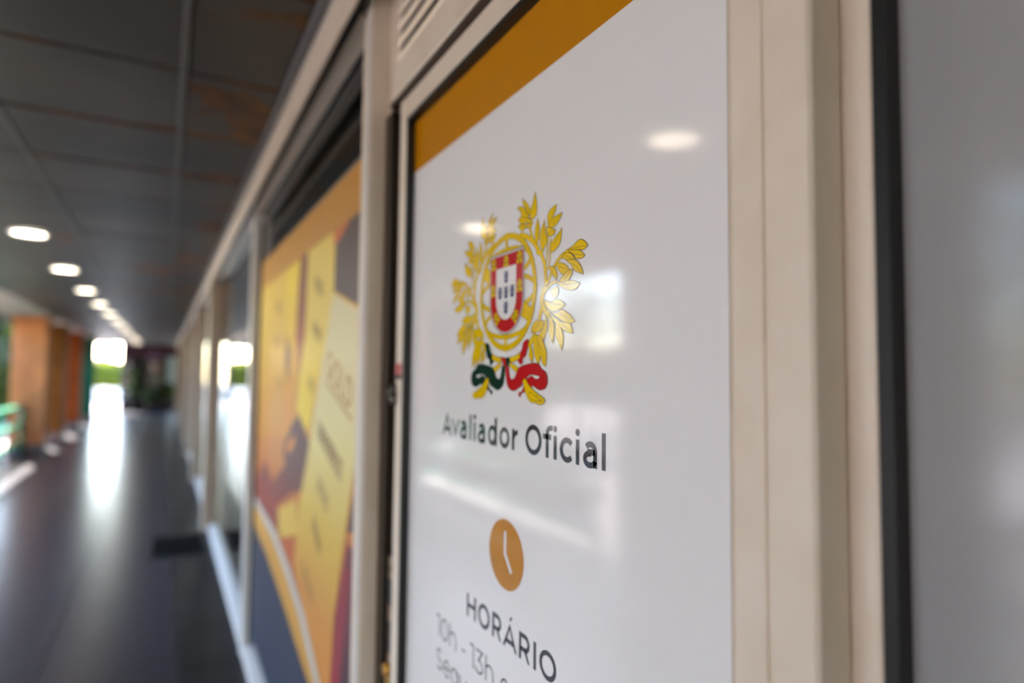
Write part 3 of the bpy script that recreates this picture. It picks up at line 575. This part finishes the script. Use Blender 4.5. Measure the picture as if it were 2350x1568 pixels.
WP = {
'band':[(60,2103),(2400,2090),(2400,1945),(60,1955)],
'base':[(60,1960),(2400,1960),(2400,0),(60,0)],
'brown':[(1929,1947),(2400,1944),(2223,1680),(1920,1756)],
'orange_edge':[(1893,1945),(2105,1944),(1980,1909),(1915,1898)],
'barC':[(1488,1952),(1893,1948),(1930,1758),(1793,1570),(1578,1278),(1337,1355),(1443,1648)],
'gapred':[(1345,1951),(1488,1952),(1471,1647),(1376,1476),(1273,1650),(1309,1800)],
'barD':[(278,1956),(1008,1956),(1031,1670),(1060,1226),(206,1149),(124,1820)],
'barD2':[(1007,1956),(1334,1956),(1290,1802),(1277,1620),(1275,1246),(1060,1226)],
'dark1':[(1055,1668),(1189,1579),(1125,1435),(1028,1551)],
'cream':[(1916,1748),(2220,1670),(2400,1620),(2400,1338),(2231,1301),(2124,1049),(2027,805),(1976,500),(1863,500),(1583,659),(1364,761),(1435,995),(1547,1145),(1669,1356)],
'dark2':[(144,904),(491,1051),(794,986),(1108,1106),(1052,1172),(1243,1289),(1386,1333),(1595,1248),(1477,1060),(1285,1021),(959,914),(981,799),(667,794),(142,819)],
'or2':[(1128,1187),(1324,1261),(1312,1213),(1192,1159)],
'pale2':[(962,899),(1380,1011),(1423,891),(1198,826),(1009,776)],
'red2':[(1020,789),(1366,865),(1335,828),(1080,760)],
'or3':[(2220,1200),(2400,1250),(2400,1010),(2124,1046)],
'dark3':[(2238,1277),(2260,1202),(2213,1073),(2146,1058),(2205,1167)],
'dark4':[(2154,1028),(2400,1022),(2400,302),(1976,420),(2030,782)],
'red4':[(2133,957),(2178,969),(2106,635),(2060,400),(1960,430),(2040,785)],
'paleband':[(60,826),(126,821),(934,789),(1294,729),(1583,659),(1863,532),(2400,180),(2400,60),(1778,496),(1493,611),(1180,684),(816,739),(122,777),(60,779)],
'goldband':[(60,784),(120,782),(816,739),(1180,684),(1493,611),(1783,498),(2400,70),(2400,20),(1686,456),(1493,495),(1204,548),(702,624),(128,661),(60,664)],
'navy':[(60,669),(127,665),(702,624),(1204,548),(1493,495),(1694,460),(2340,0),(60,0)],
}
class WPrint(Print):                       # lies on the outer face of the pane
    def p(s, q, off): return (.4396-off, (3.9-q[0]*.001)*.9663, 1.5+(q[1]*.001-1.5)*.9663)
WPN = [0]
def wpoly(name, key, off, m, parent=wp_):
    pr = WPrint(.44, 3.9); pts = [(min(max(a, 190), 2374), max(b, 64)) for a, b in WP[key]]
    WPN[0] += 1; pr.poly(pts, off+WPN[0]*.000006, 0); return pr.build(name, m, parent)
MB().box(.4395, .4399, 1.474, 3.585, .112, 2.081, 0).build('backing_sheet', mat('poster_back', rgb(120, 118, 116), .6), wp_)
wpoly('ochre_band', 'band', .0006, flat('wp_ochre', 200, 140, 40))
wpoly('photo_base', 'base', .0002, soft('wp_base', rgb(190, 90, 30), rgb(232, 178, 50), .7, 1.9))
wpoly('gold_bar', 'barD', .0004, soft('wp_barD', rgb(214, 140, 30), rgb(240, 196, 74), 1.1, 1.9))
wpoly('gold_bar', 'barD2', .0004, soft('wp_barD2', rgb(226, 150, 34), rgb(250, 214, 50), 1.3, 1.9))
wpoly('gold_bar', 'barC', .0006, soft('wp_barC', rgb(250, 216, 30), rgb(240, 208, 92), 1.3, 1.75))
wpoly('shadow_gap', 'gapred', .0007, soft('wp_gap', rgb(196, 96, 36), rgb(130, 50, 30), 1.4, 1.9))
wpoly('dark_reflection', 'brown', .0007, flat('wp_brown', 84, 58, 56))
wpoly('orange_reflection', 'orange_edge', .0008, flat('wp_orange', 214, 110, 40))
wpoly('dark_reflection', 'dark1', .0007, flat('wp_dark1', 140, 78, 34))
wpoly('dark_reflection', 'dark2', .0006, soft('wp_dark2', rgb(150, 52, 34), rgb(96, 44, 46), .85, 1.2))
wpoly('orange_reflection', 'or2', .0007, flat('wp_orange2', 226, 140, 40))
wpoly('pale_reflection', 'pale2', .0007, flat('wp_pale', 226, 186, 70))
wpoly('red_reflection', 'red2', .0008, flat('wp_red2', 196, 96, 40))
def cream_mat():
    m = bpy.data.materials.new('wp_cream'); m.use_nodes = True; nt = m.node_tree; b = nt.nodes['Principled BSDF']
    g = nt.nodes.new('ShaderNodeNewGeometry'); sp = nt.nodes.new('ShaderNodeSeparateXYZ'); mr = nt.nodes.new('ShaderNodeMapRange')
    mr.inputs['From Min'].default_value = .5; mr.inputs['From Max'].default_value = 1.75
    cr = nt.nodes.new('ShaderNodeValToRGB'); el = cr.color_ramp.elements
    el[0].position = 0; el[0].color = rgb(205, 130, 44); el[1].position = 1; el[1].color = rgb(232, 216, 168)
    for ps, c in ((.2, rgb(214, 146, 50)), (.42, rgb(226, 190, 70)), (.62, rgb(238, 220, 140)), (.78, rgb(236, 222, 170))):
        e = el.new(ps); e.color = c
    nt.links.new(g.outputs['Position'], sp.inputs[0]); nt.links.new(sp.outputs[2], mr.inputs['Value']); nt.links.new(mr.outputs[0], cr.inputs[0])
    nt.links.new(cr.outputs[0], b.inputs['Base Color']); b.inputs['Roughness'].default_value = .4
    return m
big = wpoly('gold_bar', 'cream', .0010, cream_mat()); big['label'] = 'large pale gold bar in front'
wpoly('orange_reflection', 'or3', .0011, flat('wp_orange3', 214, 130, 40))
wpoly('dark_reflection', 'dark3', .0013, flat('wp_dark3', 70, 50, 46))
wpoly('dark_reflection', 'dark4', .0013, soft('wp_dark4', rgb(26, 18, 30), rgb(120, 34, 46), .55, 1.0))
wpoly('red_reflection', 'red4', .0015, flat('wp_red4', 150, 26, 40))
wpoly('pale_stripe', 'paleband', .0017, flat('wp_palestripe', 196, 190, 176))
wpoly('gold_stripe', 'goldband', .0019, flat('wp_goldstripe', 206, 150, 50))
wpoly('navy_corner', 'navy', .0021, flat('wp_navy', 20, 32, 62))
# engraved writing on the bars: strokes laid along a slanted baseline
ENG = flat('wp_engrave', 196, 150, 70); ENG2 = flat('wp_engrave_dark', 150, 108, 60)
def slanted(name, text, a, b, height, t, m, parent, off=.0016):
    pr = WPrint(.44, 3.9); d = Vector((b[0]-a[0], b[1]-a[1])); L = d.length; d.normalize(); nrm = Vector((-d.y, d.x))
    gs = [glyph(c, t) for c in text]; adv = sum(g[0]+.14 for g in gs); k = L/adv; x = 0
    for w, lines, dots in gs:
        for l in lines:
            pts = [(a[0]+d.x*(x+q[0])*k+nrm.x*q[1]*height, a[1]+d.y*(x+q[0])*k+nrm.y*q[1]*height) for q in l]
            closed = len(pts) > 3 and abs(pts[0][0]-pts[-1][0]) < 1e-6 and abs(pts[0][1]-pts[-1][1]) < 1e-6
            pr.ribbon(pts[:-1] if closed else pts, t*height, off, 0, closed)
        x += w+.14
    return pr.build(name, m, parent)
_g = glyph
def glyph(ch, t):
    h = t/2
    if ch == 'G': return .7, [arc(.36, .35, .36-h, .36-h, 45, 330, 26)+[(.68, .34), (.44, .34)]], []
    if ch == 'L': return .45, [[(h, .7), (h, h), (.45, h)]], []
    if ch == 'D': return .66, [[(h, h), (h, .7-h), (.3, .7-h)]+arc(.3, .35, .36-h, .35-h, 90, -90, 16)+[(h, h)]], []
    if ch == '9': return .54, [arc(.27, .48, .24, .2, 0, 360, 22), [(.51, .48), (.5, .2), (.3, h), (.1, .06)]], []
    return _g(ch, t)
slanted('engraved_word', 'GOLD', (1838, 1490), (2168, 1385), 130, .13, ENG, big)
pr = WPrint(.44, 3.9); pr.ribbon([(1836, 1472), (2172, 1368)], 12, .0016); pr.build('engraved_line', ENG, big)
slanted('engraved_digits', '999099031', (1735, 1278), (2069, 1177), 95, .12, ENG2, big)
slanted('engraved_digits', '1000', (1748, 1115), (1908, 1054), 80, .12, ENG2, big)
slanted('engraved_digits', '30901', (1680, 978), (1805, 897), 80, .12, ENG2, big)
slanted('engraved_digits', '90310', (1530, 775), (1719, 713), 80, .1, ENG2, big)
bars = [o for o in wp_.children if o.name.startswith('gold_bar')]
for nm, a, b, par in (('GOLD', (1620, 1800), (1760, 1750), 2), ('999', (1610, 1640), (1740, 1590), 2), ('103', (1560, 1450), (1650, 1410), 2), ('GOLD', (740, 1800), (880, 1760), 0), ('999', (760, 1640), (870, 1600), 0), ('130', (850, 1440), (960, 1400), 0)):
    slanted('engraved_mark', nm, a, b, 70, .12, ENG2, bars[par])
nv = [o for o in wp_.children if o.name.startswith('navy_corner')][0]
GT = flat('wp_goldtext', 96, 78, 50)
slanted('gold_lettering', '---', (560, 240), (690, 180), 110, .16, GT, nv, .0024)
slanted('gold_lettering', '----', (490, 110), (700, 90), 90, .16, GT, nv, .0024)
# ------------------------------------------------------------------ ceiling downlights
LOCAL = set()
LW = mat('lamp_ring', rgb(235, 232, 225), .4)
LD = mat('lamp_diffuser', rgb(250, 245, 235), .5, emit=((1.0, .86, .66, 1), LAMP))
def lamp():
    t = empty('ceiling_light')
    MB().lathe([(.118, 0), (.118, -.006), (.114, -.011), (.104, -.013), (.100, -.010), (.100, 0)], (0, 0, 0), 40).build('ring', LW, t)
    MB().lathe([(.100, .004), (.100, -.0022), (.06, -.0025), (.001, -.003)], (0, 0, 0), 40).build('diffuser', LD, t)
    return t
lamp0 = lamp(); LOCAL.add(lamp0.name)
order = ['first', 'second', 'third', 'fourth', 'fifth', 'sixth', 'seventh', 'eighth', 'ninth', 'tenth', 'eleventh', 'twelfth', 'thirteenth', 'fourteenth']
ly = [1.87+1.8*k for k in range(-1, 14)]
vis = 0
for k, y in enumerate(ly):
    if k == 0: t = lamp0
    else:
        t = lamp0.copy(); COL.objects.link(t); LOCAL.add(t.name)
        for ch in lamp0.children: c = ch.copy(); COL.objects.link(c); c.parent = t
    t.location = (-.875, y, ZC+.002)
    if y < 5: lab_ = ['round ceiling downlight behind the viewer', 'round ceiling downlight whose glare shows in the white poster beside the ochre band', 'round ceiling downlight whose glare shows in the white poster left of the emblem'][k]
    else: lab_ = '%s lit round downlight counted from the left along the ceiling row' % order[vis]; vis += 1
    tag(t, lab_, 'ceiling light', 'round downlights along the arcade ceiling')

# ------------------------------------------------------------------ pillars
def pillar(y, x0, x1, ln, col, label, name='square_pillar'):
    t = empty(name, ((x0+x1)/2, y+ln/2, 0)); tag(t, label, 'pillar')
    m = mat('pillar_'+label[:16].replace(' ', '_'), rgb(*col), .8, spec=0.2, bump=(90, .0006), vary=(2.2, rgb(*[int(c*.86) for c in col]), .4, .7))
    vert('shaft', x0, x1, y, y+ln, .16, ZC-.05, m, t)
    vert('plinth', x0-.02, x1+.02, y-.02, y+ln+.02, 0, .16, mat('plinth_stone', rgb(120, 104, 98), .6), t)
    vert('capital', x0-.015, x1+.015, y-.015, y+ln+.015, ZC-.05, ZC, m, t)
    n = int(round((x1-x0)/.052))
    for k in range(1, n):
        vert('rib', x0+(x1-x0)*k/n-.010, x0+(x1-x0)*k/n+.010, y-.008, y+.004, .18, ZC-.06, m, t)
    return t
pillar(14.0, -2.40, -1.90, .50, (232, 152, 98), 'bright terracotta ribbed pillar nearest on the left of the walkway')
pillar(16.4, -2.40, -1.90, .55, (122, 78, 26), 'ochre brown pillar behind the terracotta pillar')
pillar(19.3, -2.40, -1.90, .60, (150, 70, 16), 'rust orange pillar between the ochre pillar and the green pillar')
pillar(21.9, -2.36, -1.84, .55, (4, 96, 70), 'dark green pillar beside the bright far opening')
pillar(8.6, -2.42, -1.95, .5, (196, 120, 74), 'terracotta pillar outside the left edge of view, beside the green railing')
pillar(-1.2, -2.42, -1.95, .5, (196, 120, 74), 'terracotta pillar behind the viewer, across the walkway')

# ------------------------------------------------------------------ green railings between the pillars
GREEN = mat('green_enamel', rgb(72, 176, 138), .22)
def railing(y0, y1, label):
    t = empty('green_railing', (-2.2, (y0+y1)/2, 0)); tag(t, label, 'railing', 'green railings between the pillars')
    for z in (.20, .52, .84): MB().tube((-2.2, y0, z), (-2.2, y1, z), .038, seg=16).build('bar', GREEN, t)
    n = max(2, int((y1-y0)/1.3)+1)
    for k in range(n):
        y = y0+.08+(y1-y0-.16)*k/(n-1)
        MB().tube((-2.2, y, 0), (-2.2, y, .86), .024, seg=12).build('post', GREEN, t)
railing(9.1, 14.0, 'green tube railing running up to the bright terracotta pillar')
railing(4.1, 8.6, 'green tube railing mirrored in the white door poster')
railing(-.7, 1.5, 'green tube railing nearest the viewer, mirrored in the near door leaf')

# ------------------------------------------------------------------ planting outside
def leafmat(name, c, tr):
    m = bpy.data.materials.new(name); m.use_nodes = True; nt = m.node_tree; nt.nodes.clear()
    out = nt.nodes.new('ShaderNodeOutputMaterial'); mx = nt.nodes.new('ShaderNodeMixShader'); mx.inputs[0].default_value = .45
    d = nt.nodes.new('ShaderNodeBsdfPrincipled'); d.inputs['Base Color'].default_value = c; d.inputs['Roughness'].default_value = .4
    t = nt.nodes.new('ShaderNodeBsdfTranslucent'); t.inputs['Color'].default_value = tr
    nt.links.new(d.outputs[0], mx.inputs[1]); nt.links.new(t.outputs[0], mx.inputs[2]); nt.links.new(mx.outputs[0], out.inputs[0])
    return m
LEAFG = leafmat('leaf_green', rgb(40, 54, 24), rgb(74, 92, 22)); LEAFY = leafmat('leaf_yellow_green', rgb(92, 108, 26), rgb(140, 150, 24))
BARK = mat('bark', rgb(58, 46, 36), .85, bump=(30, .01))
def foliage(name, blobs, n, size, m, parent, seed):
    rnd = random.Random(seed); V = []; F = []
    tot = sum(b[3]*b[4]*b[5] for b in blobs)
    for (cx, cy, cz, rx, ry, rz) in blobs:
        for _ in range(int(n*rx*ry*rz/tot)):
            while True:
                u = Vector((rnd.uniform(-1, 1), rnd.uniform(-1, 1), rnd.uniform(-1, 1)))
                if .25 < u.length < 1: break
            c = Vector((cx+u.x*rx, cy+u.y*ry, cz+u.z*rz)); s = size*rnd.uniform(.6, 1.3)
            a = Vector((rnd.gauss(0, 1), rnd.gauss(0, 1), rnd.gauss(0, .6))).normalized()
            b_ = a.cross(Vector((rnd.gauss(0, 1), rnd.gauss(0, 1), rnd.gauss(0, 1)))).normalized()
            k = len(V); V += [c-a*s, c+b_*s*.42, c+a*s, c-b_*s*.42]; F.append((k, k+1, k+2, k+3))
    me = bpy.data.meshes.new(name); me.from_pydata([tuple(v) for v in V], [], F); me.update()
    o = link(name, me, m, parent); o['kind'] = 'stuff'
    return o
def tree(x, y, h, r, m, label, seed, n=5000, size=.11, group='trees outside the arcade', low=.45):
    rnd = random.Random(seed); t = empty('leafy_tree', (x, y, -.06)); tag(t, label, 'tree', group)
    tb = MB(); pts = [Vector((x, y, -.1))]
    for k in range(1, 5): pts.append(Vector((x+rnd.uniform(-.12, .12)*k, y+rnd.uniform(-.12, .12)*k, h*.17*k)))
    for k in range(4): tb.tube(pts[k], pts[k+1], .13-.022*k, .13-.022*(k+1), 10)
    blobs = []
    for k in range(7):
        a = rnd.uniform(0, 6.28); d = r*rnd.uniform(.2, .62); c = Vector((x+d*math.cos(a), y+d*math.sin(a), h*rnd.uniform(low, .86)))
        tb.tube(pts[2+k % 3], c, .05, .015, 7); q = r*rnd.uniform(.42, .62); blobs.append((c.x, c.y, c.z, q, q, q*.8))
    tb.build('trunk', BARK, t); foliage('foliage', blobs, n, size, m, t, seed)
    return t
PLANT = mat('planter_black', rgb(16, 20, 18), .5)
def planter(y0, y1, h, label, seed, sh=.5):
    t = empty('planter_trough', (-2.95, (y0+y1)/2, -.06)); tag(t, label, 'planter', 'dark planter troughs outside the railing')
    MB().box(-3.2, -2.7, y0, y1, -.06, h, .01).build('trough', PLANT, t)
    box('soil', -3.16, -2.74, y0+.04, y1-.04, h, h+.01, mat('soil', rgb(50, 38, 28), .95), t)
    n = int((y1-y0)/.45); blobs = [(-2.95, y0+.3+(y1-y0-.6)*k/max(1, n-1), h+sh*.5, .26, .3, sh*.55) for k in range(n)]
    foliage('shrub_leaves', blobs, 350*n, .05, LEAFG, t, seed)
planter(9.8, 13.6, .55, 'dark planter trough with low shrubs behind the railing on the left', 3)
planter(5.6, 8.4, .30, 'dark planter trough with shrubs mirrored in the white poster', 4, .22)
tree(-4.0, 15.9, 4.0, 1.25, LEAFG, 'leafy tree seen left of the terracotta pillar', 11, 6000, .09, low=.3)
tree(-3.9, 12.2, 4.0, 1.15, LEAFG, 'dark trunked tree at the left picture edge', 12, 4500, .09, low=.36)
tree(-9.8, 15.4, 4.8, 1.9, LEAFG, 'sparse tree added across the pavement to weaken the sky mirrored in the poster', 13, 1000, .12)  # unseen, thin crown placed to dim the sky glare on the poster
tree(-10.5, -1.5, 4.6, 2.0, LEAFG, 'smaller tree across the pavement opposite the viewer', 14, 3500, .12)
for k, (y0, y1, zt) in enumerate(((-6, 3.5, 3.2), (3.8, 11.6, 2.1), (11.9, 25.5, 4.2), (18.2, 26, 3.5))):
    t = empty('clipped_hedge', (hx := (-4.2, -6.4, -6.4, -4.4)[k], (y0+y1)/2, -.06)); tag(t, ['clipped hedge opposite the viewer across the pavement', 'lower clipped hedge mirrored behind the railing in the white poster', 'tall hedge behind the left railing and planter', 'tall hedge behind the coloured pillars'][k], 'hedge', 'hedges across the pavement')
    n = int((y1-y0)/.7); zb = .85 if k < 2 else -.8; bl = [(hx, y0+.45+(y1-y0-.9)*q/(n-1), (zt+zb)/2, .5, .55, (zt-zb)/2) for q in range(n)]
    hb = MB()
    for q in range(n): hb.tube((hx, bl[q][1], -.1), (hx, bl[q][1], (zt+zb)/2), .045, .025, 8)
    hb.build('stems', BARK, t)
    foliage('hedge_leaves', bl, (900 if k < 2 else 2600)*n, .085 if k < 2 else .12, LEAFG, t, 50+k)
for k, (x, y, h) in enumerate(((-5.5, 40, 2.1), (-3.05, 40.1, 2.15), (-8.3, 40, 2.2), (-.6, 40.1, 2.1))):
    t = empty('round_shrub', (x, y, -.06)); tag(t, 'yellow green round shrub %s in the bright gap at the far end' % ['on the left', 'in the middle', 'at the far left', 'on the right'][k], 'shrub', 'shrubs beyond the far opening')
    MB().tube((x, y, -.1), (x+.05, y, 1.0), .07, .05, 10).tube((x+.05, y, 1.0), (x-.3, y+.1, 1.7), .04, .02, 8).tube((x+.05, y, 1.0), (x+.4, y, 1.7), .04, .02, 8).build('trunk', BARK, t)
    foliage('foliage', [(x, y, h*.62, 1.18, 1.0, h*.38), (x-.6, y, h*.55, .58, .8, h*.36), (x+.6, y, h*.58, .58, .8, h*.38)], 8000, .11, LEAFY, t, 20+k)
gw = empty('garden_wall', (-5, 37, -.06)); tag(gw, 'low white garden wall in front of the far trees', 'wall')
box('wall_body', -16, 6, 37, 37.25, -.06, .5, mat('wall_white', rgb(220, 216, 210), .8), gw); box('coping', -16, 6, 36.95, 37.3, .5, .57, mat('coping', rgb(190, 186, 180), .8), gw, .01)
for k, x in enumerate((-7.2, -4.6)):
    pk = empty('concrete_bollard', (x, 34, -.06)); tag(pk, ['left', 'right'][k]+' pale concrete bollard outside the far opening', 'bollard', 'bollards outside the far opening')
    MB().lathe([(.18, 0), (.18, .5), (.15, .62), (.08, .7), (.01, .72)], (x, 34, -.06), 20).build('bollard_body', mat('bollard', rgb(150, 148, 145), .8), pk)

gl_ = empty('glare_globe', (-3.15, 1.72, -.06)); tag(gl_, 'white globe added outside to put a glare at the edge of the grey door leaf', 'bollard')  # unseen globe, added as the bright glare mirrored in the grey leaf
MB().lathe([(.09, 0), (.09, .03), (.05, .05), (.05, .52), (.08, .55)], (-3.15, 1.72, -.06), 18).build('globe_post', mat('post_grey', rgb(90, 90, 92), .4), gl_)
MB().lathe([(.16*math.sin(math.pi*i/14)+.0005, .70-.16*math.cos(math.pi*i/14)) for i in range(15)], (-3.15, 1.72, -.06), 24).build('globe', mat('globe_white', rgb(240, 240, 240), .25), gl_)
# ------------------------------------------------------------------ shop closing the far end
E0 = YF
ew = box('wall_end', -1.46, .45, E0, E0+.2, 0, 2.6, mat('end_wall', rgb(34, 28, 30), .6)); tag(ew, 'dark shop front closing the far end of the arcade', 'wall', kind='structure')
sg = empty('shop_sign', (-.4, E0-.1, 2.2)); tag(sg, 'dark purple fascia sign above the far shop', 'sign')
vert('sign_box', -1.40, .38, E0-.16, E0, 2.12, 2.40, mat('purple_dark', rgb(62, 12, 44), .4), sg)
vert('sign_trim', -1.42, .40, E0-.17, E0, 2.10, 2.12, mat('sign_trim', rgb(90, 20, 66), .4), sg)
def panel(name, x0, x1, z0, z1, c, label, cat, y=E0-.03):
    t = empty(name, ((x0+x1)/2, y, z0)); tag(t, label, cat)
    vert('face', x0, x1, y-.012, y, z0, z1, mat('pan_'+name, rgb(*c), .4), t)
    fm = mat('panel_frame', rgb(60, 54, 52), .4)
    vert('frame_side', x0-.025, x0, y-.02, y, z0, z1, fm, t); vert('frame_side', x1, x1+.025, y-.02, y, z0, z1, fm, t); vert('frame_top', x0-.025, x1+.025, y-.02, y, z1, z1+.025, fm, t)
    return t
panel('light_panel', .05, .36, .95, 2.02, (190, 220, 225), 'pale blue upright panel at the right of the far shop', 'panel')
ph = panel('portrait_poster', -.62, -.06, .9, 1.95, (92, 78, 66), 'brownish poster in the middle of the far shop front', 'poster')
pr = Print(0, 0, 0, 1.0)
MB().lathe([(.001, .0), (.13, .06), (.16, .2), (.12, .34), (.001, .4)], (-.34, E0-.045, 1.42), 18).build('pale_shape', mat('ph_a', rgb(170, 150, 138), .6), ph).scale = (1, 1, 1)
vert('dark_shape', -.55, -.12, E0-.05, E0-.04, .92, 1.36, mat('ph_b', rgb(120, 118, 104), .6), ph)
panel('lilac_panel', -.62, -.16, 1.98, 2.06, (160, 120, 190), 'lilac lit strip under the purple sign', 'sign')
rk = empty('card_rack', (-1.28, E0-.15, 0)); tag(rk, 'dark card rack with rows of pale cards at the far shop', 'rack')
vert('rack_back', -1.42, -1.12, E0-.1, E0-.05, .2, 2.05, mat('rack_dark', rgb(24, 22, 26), .5), rk)
for r in range(9):
    for c in range(2): vert('card', -1.38+.13*c, -1.28+.13*c, E0-.125, E0-.1, .45+.17*r, .56+.17*r, mat('card_%d' % ((r*2+c) % 3), [rgb(210, 208, 204), rgb(120, 130, 110), rgb(150, 120, 130)][(r*2+c) % 3], .5), rk)
panel('magenta_sign', -1.30, -1.05, 1.02, 1.25, (190, 20, 120), 'small magenta sign on the card rack', 'sign', E0-.16)
def pot(x, y, h, label, seed):
    t = empty('potted_plant', (x, y, 0)); tag(t, label, 'plant', 'potted plants before the far shop')
    MB().lathe([(.10, 0), (.15, .3), (.165, .32), (.14, .32), (.13, .28)], (x, y, 0), 20).build('pot', mat('pot_dark', rgb(60, 40, 30), .6), t)
    MB().tube((x, y, .25), (x, y, h*.6), .02, .012, 8).build('stem', BARK, t)
    foliage('plant_leaves', [(x, y, h*.7, .26, .26, h*.32)], 500, .07, LEAFG, t, seed)
pot(-1.0, E0-.5, 1.5, 'tall dark potted plant beside the card rack', 31)
pot(-.46, E0-.95, .85, 'low potted plant under the brownish poster', 32)
pot(.1, E0-.45, 1.05, 'bushy potted plant between the poster and the pale blue panel', 33)

# ------------------------------------------------------------------ doormat
dm = empty('doormat', (.13, 6.15, 0)); tag(dm, 'black rectangular doormat on the dark floor border before the brown mullion', 'doormat')
MAT_ = mat('mat_black', rgb(9, 9, 10), .95, spec=0.04, bump=(400, .002))
MB().box(-.05, .33, 5.84, 6.48, .0, .012, .004).build('mat_body', MAT_, dm)
for (a, b, c, d) in ((-.065, -.05, 5.825, 6.495), (.33, .345, 5.825, 6.495), (-.05, .33, 5.825, 5.84), (-.05, .33, 6.48, 6.495)): box('mat_edge', a, b, c, d, 0, .008, mat('mat_rubber', rgb(12, 12, 12), .6), dm)

# ------------------------------------------------------------------ children were laid out in world coordinates
bpy.context.view_layer.update()
for o in bpy.data.objects:
    if o.parent is not None and o.parent.type == 'EMPTY' and o.parent.name not in LOCAL:
        o.matrix_parent_inverse = o.parent.matrix_world.inverted()
